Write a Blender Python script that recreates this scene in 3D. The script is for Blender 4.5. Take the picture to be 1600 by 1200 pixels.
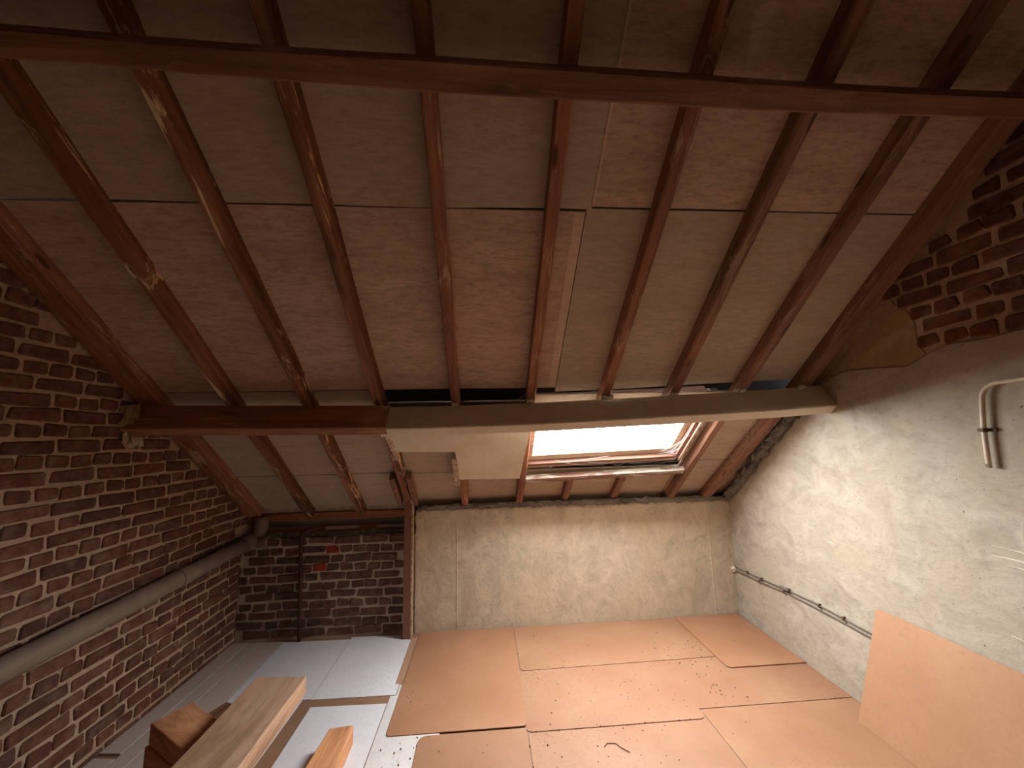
import bpy, bmesh, math, random
from mathutils import Vector, Matrix, noise
for o in list(bpy.data.objects): bpy.data.objects.remove(o)
SC = bpy.context.scene
COL = SC.collection

# ------------------------------------------------------------------ camera
cam_d = bpy.data.cameras.new('camera'); cam = bpy.data.objects.new('camera', cam_d); COL.objects.link(cam)
cam_d.sensor_fit = 'HORIZONTAL'; cam_d.sensor_width = 36.0; cam_d.lens = 36.0 * 601.9 / 1600; cam_d.clip_start = 0.02
YAW, PIT, ROL = .0733, .1377, -.0225
fw = Vector((math.sin(YAW)*math.cos(PIT), math.cos(YAW)*math.cos(PIT), math.sin(PIT)))
rt = Vector((math.cos(YAW), -math.sin(YAW), 0)); up = rt.cross(fw)
rt, up = rt*math.cos(ROL)+up*math.sin(ROL), up*math.cos(ROL)-rt*math.sin(ROL)
cam.matrix_world = Matrix(((rt.x, up.x, -fw.x, 0), (rt.y, up.y, -fw.y, 0), (rt.z, up.z, -fw.z, 1.5), (0, 0, 0, 1)))
SC.camera = cam

# ------------------------------------------------------------------ room constants (metres)
LX, RX0, RW, BY = -1.913, 2.096, -.0311, 3.3          # left wall, right wall (slightly skewed), back wall
Z0, SL = .943, .7564                                  # eaves height and roof slope (rafter underside)
CC = 1/math.hypot(1, SL); DN = Vector((0, CC, -SL*CC)); NN = Vector((0, SL*CC, CC)); KK = (Z0+SL*BY)*CC
PITCH = math.atan(SL)
RIDGE_Y = .1
def rxw(y): return RX0 + RW*(BY-y)
def roof_z(y, off=0): return Z0 + SL*(BY-y) + off/CC
def RP(x, s, h=0): return Vector((x, 0, 0)) + DN*s + NN*(h+KK)

# ------------------------------------------------------------------ daylight
W = bpy.data.worlds.new('World'); SC.world = W; W.use_nodes = True
wb = W.node_tree.nodes['Background']; wb.inputs[0].default_value = (1.0, .99, .98, 1); wb.inputs[1].default_value = 15.0
def portal(loc, rot, sx, sy):
    l = bpy.data.lights.new('skylight_daylight_portal', 'AREA'); l.shape = 'RECTANGLE'; l.size = sx; l.size_y = sy
    l.cycles.is_portal = True
    o = bpy.data.objects.new('skylight_daylight_portal', l); COL.objects.link(o); o.location = loc; o.rotation_euler = rot
portal(RP(.875, 1.18, .16), (-PITCH, 0, 0), 1.16, .74)
def RPb(x, s, h=0):                                   # opposite slope: mirror of the front slope about the ridge
    p = RP(x, s, h); return Vector((p.x, 2*RIDGE_Y-p.y, p.z))
VS = SC.view_settings
VS.view_transform = 'Standard'; VS.look = 'None'; VS.gamma = 1; VS.use_curve_mapping = False
VS.exposure = 1.9
SC.cycles.max_bounces = 10; SC.cycles.diffuse_bounces = 7; SC.cycles.transparent_max_bounces = 12
SC.cycles.use_denoising = True; SC.cycles.sample_clamp_indirect = 12

# ------------------------------------------------------------------ materials
def lin(c):
    return tuple(((v/255)/12.92 if v/255 <= .04045 else ((v/255+.055)/1.055)**2.4) for v in c) + (1,)
class NT:
    def __init__(s, name, rough=.85, spec=.25):
        s.m = bpy.data.materials.new(name); s.m.use_nodes = True
        s.t = s.m.node_tree; s.b = s.t.nodes['Principled BSDF']
        s.b.inputs['Roughness'].default_value = rough; s.b.inputs['Specular IOR Level'].default_value = spec
        s.tc = s.n('ShaderNodeTexCoord')
    def n(s, k, **kw):
        x = s.t.nodes.new(k)
        for a, v in kw.items(): setattr(x, a, v)
        return x
    def l(s, a, b): s.t.links.new(a, b)
    def mapping(s, scale, src='Object', loc=(0, 0, 0), rnd=False):
        mp = s.n('ShaderNodeMapping'); mp.inputs['Scale'].default_value = scale; mp.inputs['Location'].default_value = loc
        s.l(s.tc.outputs[src], mp.inputs['Vector'])
        if rnd:
            oi = s.n('ShaderNodeObjectInfo'); mu = s.n('ShaderNodeMath', operation='MULTIPLY'); mu.inputs[1].default_value = 37.0
            s.l(oi.outputs['Random'], mu.inputs[0]); s.l(mu.outputs[0], mp.inputs['Location'])
        return mp.outputs[0]
    def noise(s, vec, scale=5, detail=5, rough=.6, dist=0):
        x = s.n('ShaderNodeTexNoise'); x.inputs['Scale'].default_value = scale; x.inputs['Detail'].default_value = detail
        x.inputs['Roughness'].default_value = rough; x.inputs['Distortion'].default_value = dist
        s.l(vec, x.inputs['Vector']); return x.outputs['Fac']
    def ramp(s, fac, stops, interp='LINEAR'):
        r = s.n('ShaderNodeValToRGB'); e = r.color_ramp.elements; r.color_ramp.interpolation = interp
        while len(e) < len(stops): e.new(.5)
        for i, (p, c) in enumerate(stops):
            e[i].position = p; e[i].color = lin(c) if len(c) == 3 else c
        s.l(fac, r.inputs[0]); return r.outputs['Color']
    def mix(s, fac, a, b, mode='MIX'):
        m = s.n('ShaderNodeMix', data_type='RGBA', blend_type=mode)
        for v, i in ((fac, 0), (a, 6), (b, 7)):
            if hasattr(v, 'links'): s.l(v, m.inputs[i])
            else: m.inputs[i].default_value = v if i == 0 else (lin(v) if len(v) == 3 else v)
        return m.outputs[2]
    def math(s, op, a, b):
        m = s.n('ShaderNodeMath', operation=op)
        for v, i in ((a, 0), (b, 1)):
            if hasattr(v, 'links'): s.l(v, m.inputs[i])
            else: m.inputs[i].default_value = v
        return m.outputs[0]
    def color(s, c): s.l(c, s.b.inputs['Base Color'])
    def bump(s, h, strength=.4, dist=.01):
        b = s.n('ShaderNodeBump'); b.inputs['Strength'].default_value = strength; b.inputs['Distance'].default_value = dist
        s.l(h, b.inputs['Height']); s.l(b.outputs[0], s.b.inputs['Normal'])
K0, K1 = (0, 0, 0, 1), (1, 1, 1, 1)

def mat_brick(name, cols, dust, dustamt=.5):
    t = NT(name, .92, .15); v = t.mapping((1, 1, 1), rnd=True)
    geo = t.n('ShaderNodeNewGeometry'); oi = t.n('ShaderNodeObjectInfo')
    rnd = t.math('FRACT', t.math('ADD', oi.outputs['Random'], geo.outputs['Random Per Island']), 0)
    base = t.ramp(rnd, [(i/(len(cols)-1), c) for i, c in enumerate(cols)])
    n1 = t.noise(v, 22, 6, .65); n2 = t.noise(v, 120, 4, .7); n3 = t.noise(v, 9, 3, .6)
    c = t.mix(t.ramp(n1, [(.35, (0, 0, 0, 1)), (.75, K1)]), base, tuple(int(x*.62) for x in cols[0]))
    c = t.mix(t.ramp(n3, [(.5, K0), (.78, (dustamt,)*3+(1,))]), c, dust)
    c = t.mix(t.ramp(n2, [(.58, K0), (.78, (dustamt*.7,)*3+(1,))]), c, dust)
    t.color(c); t.bump(t.math('ADD', t.math('MULTIPLY', n1, .7), t.math('MULTIPLY', n2, .4)), .6, .006); return t.m
def mat_mortar(name, a, b, d):
    t = NT(name, .95, .1); v = t.mapping((1, 1, 1))
    n1 = t.noise(v, 3, 6, .65); n2 = t.noise(v, 40, 5, .7); n3 = t.noise(v, 160, 3, .7)
    c = t.mix(t.ramp(n1, [(.38, K0), (.62, K1)]), a, b)
    c = t.mix(t.ramp(n2, [(.52, K0), (.75, (.75,)*3+(1,))]), c, d)
    t.color(c); t.bump(t.math('ADD', n2, t.math('MULTIPLY', n3, .5)), .8, .008); return t.m
def mat_plaster(name, light, mid, warm, dark, streak=(1, 1, 1)):
    t = NT(name, .9, .2); v = t.mapping(streak); v2 = t.mapping((1, 1, 1))
    big = t.noise(v2, 1.7, 4, .55, .4); med = t.noise(v, 5.5, 7, .68, .8); fine = t.noise(v, 26, 6, .7); sp = t.noise(v2, 55, 3, .6)
    c = t.mix(t.ramp(med, [(.36, K0), (.62, K1)]), mid, light)
    c = t.mix(t.ramp(big, [(.46, K0), (.68, (.75,)*3+(1,))]), c, warm)
    c = t.mix(t.ramp(fine, [(.53, K0), (.72, (.42,)*3+(1,))]), c, dark)
    st = t.noise(t.mapping((9, 9, .7)), 1.6, 5, .6, .3)
    c = t.mix(t.ramp(st, [(.6, K0), (.76, (.2,)*3+(1,))]), c, dark)
    c = t.mix(t.ramp(sp, [(.69, K0), (.74, (.8,)*3+(1,))]), c, (70, 60, 50))
    t.color(c); t.bump(t.math('ADD', t.math('MULTIPLY', med, 1.2), t.math('MULTIPLY', fine, .5)), .45, .012); return t.m
def mat_wood(name, cols, axis='Y', scale=1., worn=None, wornamt=.5, rough=.72, knots=None, dirt=None):
    t = NT(name, rough, .3)
    k = {'X': (1.1, 26, 26), 'Y': (26, 1.1, 26), 'Z': (26, 26, 1.1)}[axis]
    v = t.mapping(tuple(q*scale for q in k), rnd=True)
    k2 = {'X': (.9, 5, 5), 'Y': (5, .9, 5), 'Z': (5, 5, .9)}[axis]
    w = t.mapping(tuple(q*scale for q in k2), rnd=True)
    g = t.noise(v, 1, 6, .62, .6); b = t.noise(w, 1.6, 5, .6, .4); f = t.noise(v, 4, 3, .7)
    c = t.ramp(g, [(.28+.44*i/(len(cols)-1), q) for i, q in enumerate(cols)])
    c = t.mix(t.ramp(b, [(.4, K0), (.7, (.6,)*3+(1,))]), c, tuple(int(q*.62) for q in cols[0]))
    if worn:
        wn = t.noise(w, 2.7, 7, .72, .8)
        c = t.mix(t.ramp(wn, [((.57 if name != 'red_trimmer' else .46), K0), ((.64 if name != 'red_trimmer' else .54), (wornamt,)*3+(1,))]), c, worn)
    if dirt:
        wn = t.noise(w, 1.2, 6, .7, .6)
        c = t.mix(t.ramp(wn, [(.5, K0), (.62, (.8,)*3+(1,))]), c, dirt)
    if knots:
        kk = {'X': (4, 16, 16), 'Y': (16, 4, 16), 'Z': (16, 16, 4)}[axis]
        vo = t.n('ShaderNodeTexVoronoi'); t.l(t.mapping(kk, rnd=True), vo.inputs['Vector']); vo.inputs['Scale'].default_value = .8
        c = t.mix(t.ramp(vo.outputs['Distance'], [(.1, (.9,)*3+(1,)), (.17, K0)]), c, knots)
    t.color(c); t.bump(t.math('ADD', g, t.math('MULTIPLY', f, .4)), .35, .004); return t.m
def mat_board(name, a, b, d, hue=0):
    t = NT(name, .93, .1); v = t.mapping((2.2, 9, 1)); v2 = t.mapping((1, 1, 1))
    n1 = t.noise(v, .8, 6, .66, .3); n2 = t.noise(v, 7, 7, .75, .2); n3 = t.noise(v2, 130, 3, .7); n4 = t.noise(v2, 4, 4, .6)
    c = t.mix(t.ramp(n1, [(.36, K0), (.64, K1)]), a, b)
    c = t.mix(t.ramp(n2, [(.44, K0), (.66, (.75,)*3+(1,))]), c, d)
    c = t.mix(t.ramp(n3, [(.5, K0), (.75, (.3,)*3+(1,))]), c, d)
    c = t.mix(t.ramp(n4, [(.62, K0), (.8, (.3,)*3+(1,))]), c, a)
    t.color(c); t.bump(n3, .25, .003); return t.m
def mat_hard(name, a, b, spots=.0, d=(70, 52, 40)):
    t = NT(name, .55, .35); v = t.mapping((1, 1, 1))
    n1 = t.noise(v, 2.2, 5, .6, .4); n2 = t.noise(v, 45, 4, .65); n3 = t.noise(v, 90, 3, .6); n4 = t.noise(v, 1.3, 3, .5)
    c = t.mix(t.ramp(n1, [(.35, K0), (.66, K1)]), a, b)
    c = t.mix(t.ramp(n2, [(.5, K0), (.75, (.22,)*3+(1,))]), c, tuple(int(x*.8) for x in a))
    if spots:
        m = t.math('MULTIPLY', t.ramp(n3, [(.62, K0), (.67, K1)]), t.ramp(n4, [(.45, K0), (.7, (spots,)*3+(1,))]))
        c = t.mix(m, c, d)
    t.color(c); t.bump(n2, .08, .002); return t.m
def mat_flat(name, a, b=None, rough=.7, scale=12, spec=.3, metal=0):
    t = NT(name, rough, spec); v = t.mapping((1, 1, 1)); b = b or tuple(int(x*.75) for x in a)
    n1 = t.noise(v, scale, 6, .68, .3)
    t.color(t.mix(t.ramp(n1, [(.35, K0), (.68, K1)]), a, b)); t.bump(n1, .25, .004)
    t.b.inputs['Metallic'].default_value = metal; return t.m

M = {}
M['brick'] = mat_brick('old_red_brick', [(109, 71, 58), (125, 83, 67), (117, 77, 63), (98, 69, 59), (133, 89, 72), (106, 71, 60)], (156, 136, 118), .4)
M['brick_dark'] = mat_brick('sooty_brown_brick', [(106, 82, 69), (122, 88, 74), (96, 76, 66), (114, 82, 69), (89, 72, 64)], (162, 142, 124), .4)
M['brick_bright'] = mat_brick('bright_red_brick', [(176, 74, 54), (168, 70, 52)], (150, 100, 84), .3)
M['mortar'] = mat_mortar('lime_mortar', (176, 150, 128), (196, 170, 146), (140, 112, 94))
M['mortar_pale'] = mat_mortar('pale_lime_mortar', (181, 165, 149), (202, 191, 174), (128, 111, 97))
M['lump'] = mat_mortar('rough_mortar', (168, 148, 112), (190, 172, 140), (104, 88, 70))
M['lump_dark'] = mat_mortar('sooty_mortar', (104, 98, 92), (138, 132, 124), (58, 54, 52))
M['plaster'] = mat_plaster('grey_plaster', (182, 174, 160), (156, 147, 132), (176, 165, 144), (130, 122, 110), (1, 1, 1.5))
M['plaster_back'] = mat_plaster('beige_plaster', (206, 192, 170), (180, 166, 146), (202, 186, 156), (138, 126, 110), (1.3, 1, 1))
M['render'] = mat_plaster('yellowed_render', (172, 152, 112), (150, 130, 94), (164, 144, 100), (112, 96, 70))
M['board_grey'] = mat_board('olive_grey_softboard', (180, 163, 145), (190, 174, 155), (160, 144, 128))
M['board_pink'] = mat_board('brown_pink_softboard', (186, 160, 142), (208, 184, 165), (154, 128, 113))
M['underlay'] = mat_flat('roofing_felt', (62, 58, 55), (50, 47, 45))
M['rafter'] = mat_wood('red_stained_rafter', [(115, 74, 58), (158, 106, 79), (182, 128, 95)], 'Y', 1, (231, 209, 173), .45, .62, (77, 50, 38))
M['rafter_waney'] = mat_wood('worn_red_rafter', [(101, 67, 51), (152, 104, 77), (179, 130, 97)], 'Y', 1, (246, 233, 195), .8, .62, (72, 48, 37), (78, 54, 40))
M['rafter_dusty'] = mat_wood('dusty_brown_rafter', [(120, 86, 67), (146, 107, 86), (163, 124, 99)], 'Y', 1, (179, 159, 132), .5, .75, (86, 61, 49))
M['rafter_bark'] = mat_wood('barky_rafter_side', [(90, 55, 38), (128, 80, 52), (162, 110, 75)], 'Y', .8, (245, 208, 165), .9, .8, None, (72, 45, 32))
M['purlin'] = mat_wood('red_brown_purlin', [(106, 74, 59), (140, 98, 78), (157, 114, 92)], 'X', 1.6, (167, 134, 111), .3, .6)
M['purlin_bare'] = mat_wood('sawn_orange_purlin', [(150, 104, 76), (176, 126, 94), (190, 140, 106)], 'X', 1, (212, 172, 136), .6, .7, None, (134, 96, 72))
M['cream'] = mat_flat('cream_plasterboard', (224, 218, 202), (210, 198, 174), .85, 4)
M['cream_edge'] = mat_flat('crumbling_plaster_edge', (214, 198, 176), (130, 106, 86), .9, 45)
M['eave_wood'] = mat_wood('orange_wall_plate', [(136, 88, 58), (166, 110, 74), (178, 124, 86)], 'X', 1, (190, 160, 130), .4)
M['pale_strip'] = mat_flat('pale_eaves_strip', (206, 188, 168))
M['post'] = mat_flat('brown_painted_post', (124, 84, 66), (112, 74, 58), .55, 6)
M['post_edge'] = mat_flat('flaking_paint_edge', (200, 176, 150), (110, 76, 58), .8, 50)
M['pipe'] = mat_flat('dusty_grey_plastic', (137, 121, 105), (112, 97, 84), .6, 5)
M['rod'] = mat_flat('rusty_iron', (78, 46, 36), (58, 36, 30), .8, 30)
M['conduit'] = mat_flat('ivory_conduit', (222, 212, 190), (204, 192, 168), .45, 8)
M['bracket'] = mat_flat('rusty_bracket', (112, 92, 72), (84, 64, 48), .6, 40)
M['cable'] = mat_flat('dusty_grey_cable', (92, 84, 76), (128, 116, 102), .7, 60)
M['sash'] = mat_wood('cream_varnished_sash', [(190, 167, 139), (205, 186, 158), (215, 197, 173)], 'X', 1)
M['frame'] = mat_wood('red_brown_frame', [(125, 87, 74), (144, 103, 87), (156, 118, 101)], 'X', 1)
M['lining'] = mat_wood('peach_lining', [(189, 157, 135), (204, 175, 154), (212, 187, 165)], 'X', 1)
M['trimmer'] = mat_wood('red_trimmer', [(129, 97, 88), (149, 115, 104), (157, 128, 116)], 'X', 1, (201, 202, 194), .85)
M['hard'] = mat_hard('brown_hardboard', (151, 110, 83), (162, 124, 96), .5)
M['hard_clean'] = mat_hard('clean_hardboard', (154, 110, 81), (166, 124, 95))
M['hard_dirty'] = mat_hard('dusty_hardboard', (150, 109, 83), (161, 123, 97), .8)
M['hard_lean'] = mat_hard('bare_hardboard', (168, 126, 96), (179, 139, 107), .15, (116, 81, 58))
M['hard_dim'] = mat_hard('dull_hardboard', (168, 132, 106), (180, 144, 118))
M['white'] = mat_hard('white_melamine', (212, 214, 219), (222, 224, 229), .4, (110, 104, 98))
M['white_dirty'] = mat_hard('dirty_white_melamine', (204, 202, 200), (220, 218, 216), 1., (110, 98, 84))
M['white_tan'] = mat_hard('tan_white_board', (188, 178, 168), (202, 192, 182), .3, (110, 100, 90))  # white boards in a duller tan tone
M['subfloor'] = mat_hard('worn_brown_floor', (138, 106, 84), (154, 120, 96), .7)
M['pine'] = mat_wood('planed_pine', [(172, 136, 106), (188, 152, 122), (200, 168, 140)], 'Y', .8, None, .5, .6, None, (140, 106, 82))
M['sawn'] = mat_wood('sawn_red_timber', [(184, 125, 86), (212, 153, 107), (224, 170, 124)], 'Y', 1.3, None, .5, .8, None, (160, 105, 73))
M['sawn_dark'] = mat_wood('dark_old_timber', [(110, 74, 54), (128, 90, 66), (136, 98, 74)], 'Y', 1.3)
M['crumb'] = mat_flat('crumbs', (92, 66, 50), (150, 124, 100), .9, 15)
M['web'] = mat_flat('cobweb', (222, 222, 226), (206, 206, 212), .8, 10)
gm = NT('window_glass', .05, .5)
tr = gm.n('ShaderNodeBsdfTransparent'); gl = gm.n('ShaderNodeBsdfGlossy'); gl.inputs['Roughness'].default_value = .05
mx = gm.n('ShaderNodeMixShader'); mx.inputs[0].default_value = .06
gm.l(tr.outputs[0], mx.inputs[1]); gm.l(gl.outputs[0], mx.inputs[2]); gm.l(mx.outputs[0], gm.t.nodes['Material Output'].inputs['Surface'])
M['glass'] = gm.m

# ------------------------------------------------------------------ helpers
class MB:
    def __init__(s): s.v = []; s.f = []
    def add(s, vs, fs):
        n = len(s.v); s.v += [tuple(v) for v in vs]; s.f += [tuple(i+n for i in f) for f in fs]; return s
    def box(s, x0, x1, y0, y1, z0, z1):
        return s.add([(x0, y0, z0), (x1, y0, z0), (x1, y1, z0), (x0, y1, z0), (x0, y0, z1), (x1, y0, z1), (x1, y1, z1), (x0, y1, z1)],
                     [(0, 3, 2, 1), (4, 5, 6, 7), (0, 1, 5, 4), (1, 2, 6, 5), (2, 3, 7, 6), (3, 0, 4, 7)])
    def loft(s, rings):                                # closed rings of equal length, capped
        n = len(rings[0]); vs = [p for r in rings for p in r]; fs = []
        for i in range(len(rings)-1):
            for j in range(n):
                a = i*n+j; b = i*n+(j+1) % n; fs.append((a, b, b+n, a+n))
        fs.append(tuple(reversed(range(n)))); fs.append(tuple(range((len(rings)-1)*n, len(rings)*n)))
        return s.add(vs, fs)
    def tube(s, pts, r, n=8, rr=None):
        pts = [Vector(p) for p in pts]; rings = []
        a = (pts[1]-pts[0]).normalized(); u = a.orthogonal().normalized()
        for i, p in enumerate(pts):
            t = (pts[min(i+1, len(pts)-1)]-pts[max(i-1, 0)]).normalized()
            u = (u-t*u.dot(t)).normalized(); w = t.cross(u); q = rr[i] if rr else r
            rings.append([p+(u*math.cos(2*math.pi*k/n)+w*math.sin(2*math.pi*k/n))*q for k in range(n)])
        return s.loft(rings)
    def prism(s, poly, fn, a, b):                      # polygon (2-D) extruded between depth a and b; fn(u,v,depth)->xyz
        n = len(poly)
        vs = [fn(p[0], p[1], a) for p in poly]+[fn(p[0], p[1], b) for p in poly]
        fs = [tuple(range(n)), tuple(range(2*n-1, n-1, -1))]+[(i, i+n, (i+1) % n+n, (i+1) % n) for i in range(n)]
        return s.add(vs, fs)
    def build(s, name, mat, parent=None, smooth=False, bevel=0, loc=None):
        me = bpy.data.meshes.new(name); me.from_pydata(s.v, [], s.f)
        bm = bmesh.new(); bm.from_mesh(me)
        bmesh.ops.recalc_face_normals(bm, faces=bm.faces)
        big = [f for f in bm.faces if len(f.verts) > 4]
        if big: bmesh.ops.triangulate(bm, faces=big)
        bm.to_mesh(me); bm.free()
        me.materials.append(mat)
        if smooth:
            for p in me.polygons: p.use_smooth = True
        o = bpy.data.objects.new(name, me); COL.objects.link(o)
        if parent: o.parent = parent
        if loc is not None: o.location = loc
        if bevel:
            b = o.modifiers.new('bevel', 'BEVEL'); b.width = bevel; b.segments = 2; b.limit_method = 'ANGLE'
        return o
def tag(o, label, cat, group=None):
    o['label'] = label; o['category'] = cat
    if group: o['group'] = group
    return o
def struct(o): o['kind'] = 'structure'; return o
def empty(name, loc=(0, 0, 0), rot=(0, 0, 0)):
    o = bpy.data.objects.new(name, None); COL.objects.link(o); o.location = loc; o.rotation_euler = rot; o.empty_display_size = .1; return o
def on_roof(o, x=0, s=0):                              # object's local axes become (across, down the slope, outwards)
    o.location = RP(x, s, 0); o.rotation_euler = (-PITCH, 0, 0); return o
def nz(x, y=0, z=0): return noise.noise(Vector((x, y, z)))

# ------------------------------------------------------------------ the shell
struct(MB().box(-2.1, 2.3, -3.25, 3.75, -.2, 0).build('floor', M['subfloor']))

# brick courses -------------------------------------------------------------
def brick_mesh(w, h, d, seed, amt):
    """a brick with its face at local z=0..: x along the course, y up, z outwards; worn, slightly crooked corners"""
    r = random.Random(seed); b = .006
    prof = [(-w/2, -h/2), (w/2, -h/2), (w/2, h/2), (-w/2, h/2)]
    rings = []
    cor = []
    for cx, cy in prof:
        jx, jy = r.uniform(-amt, amt), r.uniform(-amt, amt)
        ch = r.uniform(.004, .011)
        sx = 1 if cx > 0 else -1; sy = 1 if cy > 0 else -1
        a = (cx+jx-sx*ch, cy+jy); c = (cx+jx, cy+jy-sy*ch)
        cor += ([c, a] if sx*sy < 0 and False else ([a, c] if sx*sy > 0 else [c, a]))
    # order ring counter-clockwise starting bottom-left
    bl, br, tr_, tl = cor[0:2], cor[2:4], cor[4:6], cor[6:8]
    ring2 = [bl[1], bl[0], br[1], br[0], tr_[1], tr_[0], tl[1], tl[0]]
    cx0 = sum(p[0] for p in ring2)/8; cy0 = sum(p[1] for p in ring2)/8
    ring2 = sorted(ring2, key=lambda p: math.atan2((p[1]-cy0)/h, (p[0]-cx0)/w))
    f = lambda k, z: [(p[0]*(1-k/w*2), p[1]*(1-k/h*2), z+r.uniform(-.0012, .0012)) for p in ring2]
    m = MB(); m.loft([f(0, -d), f(0, -b), f(b*.8, 0)])
    me = bpy.data.meshes.new('brick'); me.from_pydata(m.v, [], m.f)
    bm = bmesh.new(); bm.from_mesh(me); bmesh.ops.recalc_face_normals(bm, faces=bm.faces); bm.to_mesh(me); bm.free()
    return me, m
def make_set(w, h, d, mat, n, amt, seed):
    out = []
    for i in range(n):
        me, m = brick_mesh(w, h, d, seed+i, amt); me.materials.append(mat); out.append((me, m))
    return out
def lay(parent, frame, mats, courses, u0, u1, course, zoff, header_odd, keep, near, joint=.011, amt=.003, jit=.002, seed=1, wave=0., special=None, stretch=.21):
    """frame(u,z)->(point, rotation); keep(u,z,w) -> bool; near(u,z) -> individual object, else joined stuff"""
    r = random.Random(seed); h = course-joint
    S = make_set(stretch-joint, h, .03, mats[0], 5, amt, seed*100); H = make_set(stretch/2-joint*.9, h, .03, mats[0], 6, amt, seed*100+50)
    Sx = None
    if len(mats) > 1:
        Sx = make_set(stretch-joint, h, .03, mats[1], 3, amt, seed*100+70), make_set(stretch/2-joint*.9, h, .03, mats[1], 3, amt, seed*100+80)
    stuff = MB(); cnt = 0
    for k in range(*courses):
        zc = zoff+(k+.5)*course; head = (k % 2 == 1) == header_odd
        pitch = stretch/2 if head else stretch
        u = u0+(0 if head else stretch/4)+(r.uniform(-.02, .02))-stretch
        while u < u1+stretch:
            hd = head
            if r.random() < .05: hd = not head
            w = stretch/2 if hd else stretch
            uc = u+w/2; u += w
            if not keep(uc, zc, w, course): continue
            z = zc+wave*nz(uc*1.3, k*.21, seed)+r.uniform(-jit, jit)
            p, rot = frame(uc+r.uniform(-jit, jit), z, r.uniform(-.003, .004))
            pool = H if hd else S
            if Sx and special and special(uc, zc): pool = Sx[1] if hd else Sx[0]
            me, m = r.choice(pool)
            mt = Matrix.Translation(p) @ rot.to_4x4() @ Matrix.Rotation(r.uniform(-.012, .012), 4, 'Z')
            if near(uc, zc) and cnt < 300:
                o = bpy.data.objects.new('brick', me); COL.objects.link(o); o.parent = parent; o.matrix_local = mt; cnt += 1
            else:
                stuff.add([mt @ Vector(v) for v in m.v], m.f)
    if stuff.v:
        o = stuff.build('brick_courses', mats[0], parent); o['kind'] = 'stuff'
    return cnt

# left gable: brick
ridge_z = roof_z(RIDGE_Y, .14)
def gable(name, xf, thick, mat, top_off=.13):
    pts = [(-3.15, 0), (BY+.35, 0), (BY+.35, roof_z(BY+.35, top_off)), (RIDGE_Y, roof_z(RIDGE_Y, top_off)), (-3.15, roof_z(2*RIDGE_Y+3.15, top_off))]
    return struct(MB().prism(pts, lambda u, v, d: (xf(u)+d, u, v), 0, thick).build(name, mat))
wl = gable('wall_left', lambda y: LX-.005, -.15, M['mortar'])
rotL = Matrix(((0, 0, 1), (1, 0, 0), (0, 1, 0)))       # local x->+Y, y->+Z, z->+X
def frL(u, z, o): return Vector((LX+.002+o, u, z)), rotL
def keepL(u, z, w, c):
    if u-w/2 < .35 or u+w/2 > BY+.13: return False
    return z+c/2 < roof_z(u+w*.1, .045)+.02
nl = lay(wl, frL, [M['brick']], (0, 48), BY-.21*14, BY, .0685, .031-.0685, True, keepL,
         lambda u, z: u > 1.50-.0*z and z < 2.5 and not (u < 1.75 and z < .3), amt=.005, jit=.0032, seed=3, wave=.009, joint=.0125)

# back wall: bricks in the left bay, plaster to the right
wb_ = struct(MB().box(LX-.1, -.56, BY+.006, BY+.16, 0, .745).build('wall_back_brick', M['mortar_pale']))
rotB = Matrix(((1, 0, 0), (0, 0, -1), (0, 1, 0)))      # local x->+X, y->+Z, z->-Y
def frB(u, z, o): return Vector((u, BY-.001-o, z)), rotB
def spec(u, z): return (abs(u+1.26) < .05 and abs(z-.645) < .03) or (abs(u+1.33) < .05 and abs(z-.505) < .03)
lay(wb_, frB, [M['brick_dark'], M['brick_bright']], (0, 12), LX+.01, -.5, .0665, -.05, False,
    lambda u, z, w, c: u-w/2 > LX-.14 and u+w/2 < -.56 and z > .0 and z < .73, lambda u, z: True, joint=.0105, amt=.006, jit=.004, seed=9, wave=.012, special=spec)

# rough mortar bed where the brick bay meets the roof
def rough_strip(name, pts, r, mat, parent=None, seed=0, n=9, rough=.45):
    m = MB(); P = [Vector(p) for p in pts]; path = []
    for a, b in zip(P[:-1], P[1:]):
        k = max(2, int((b-a).length/.025))
        path += [a.lerp(b, i/k) for i in range(k)]
    path.append(P[-1])
    rings = []
    t0 = (P[-1]-P[0]).normalized(); u0 = t0.orthogonal().normalized(); w0 = t0.cross(u0)
    for i, p in enumerate(path):
        ring = []
        for k in range(n):
            a = 2*math.pi*k/n; q = r*(1+rough*(nz(p.x*23+seed, p.y*23+k*1.7, p.z*23)+.6*nz(p.x*60, k*3.1+seed, p.y*60+p.z*60)))
            ring.append(p+(u0*math.cos(a)+w0*math.sin(a))*q)
        rings.append(ring)
    m.loft(rings); return m.build(name, mat, parent, smooth=False)

def wavy(poly, step, amp, seed, skip=()):               # roughen the listed polygon's edges
    out = []
    n = len(poly)
    for i in range(n):
        a, b = Vector(poly[i]), Vector(poly[(i+1) % n]); L = (b-a).length
        out.append(tuple(a))
        if i in skip: continue
        k = int(L/step); nr = Vector((-(b-a).y, (b-a).x)).normalized()
        for j in range(1, k):
            p = a.lerp(b, j/k); out.append(tuple(p+nr*amp*(nz(p.x*18+seed, p.y*18)+.6*nz(p.x*50, p.y*50+seed))))
    return out
pb = wavy([(-.567, 0), (2.2, 0), (2.2, .93), (-.567, .925)], .03, .006, 4, skip=(0, 1))
wbp = struct(MB().prism(pb, lambda u, v, d: (u, BY+d, v), 0, .2).build('wall_back', M['plaster_back']))

for xr, z1_, sd in ((-.235, .91, 1), (1.90, .9, 2)):        # trowel ridges where two coats meet
    MB().loft([[(xr-.012+.006*nz(z*9, sd), BY+.001, z), (xr+.004*nz(z*12, sd), BY-.0035, z), (xr+.006+.004*nz(z*9, sd+5), BY+.001, z)] for z in [.01+(z1_-.02)*i/24 for i in range(25)]]).build('plaster_ridge', M['plaster_back'], wbp)
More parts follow.
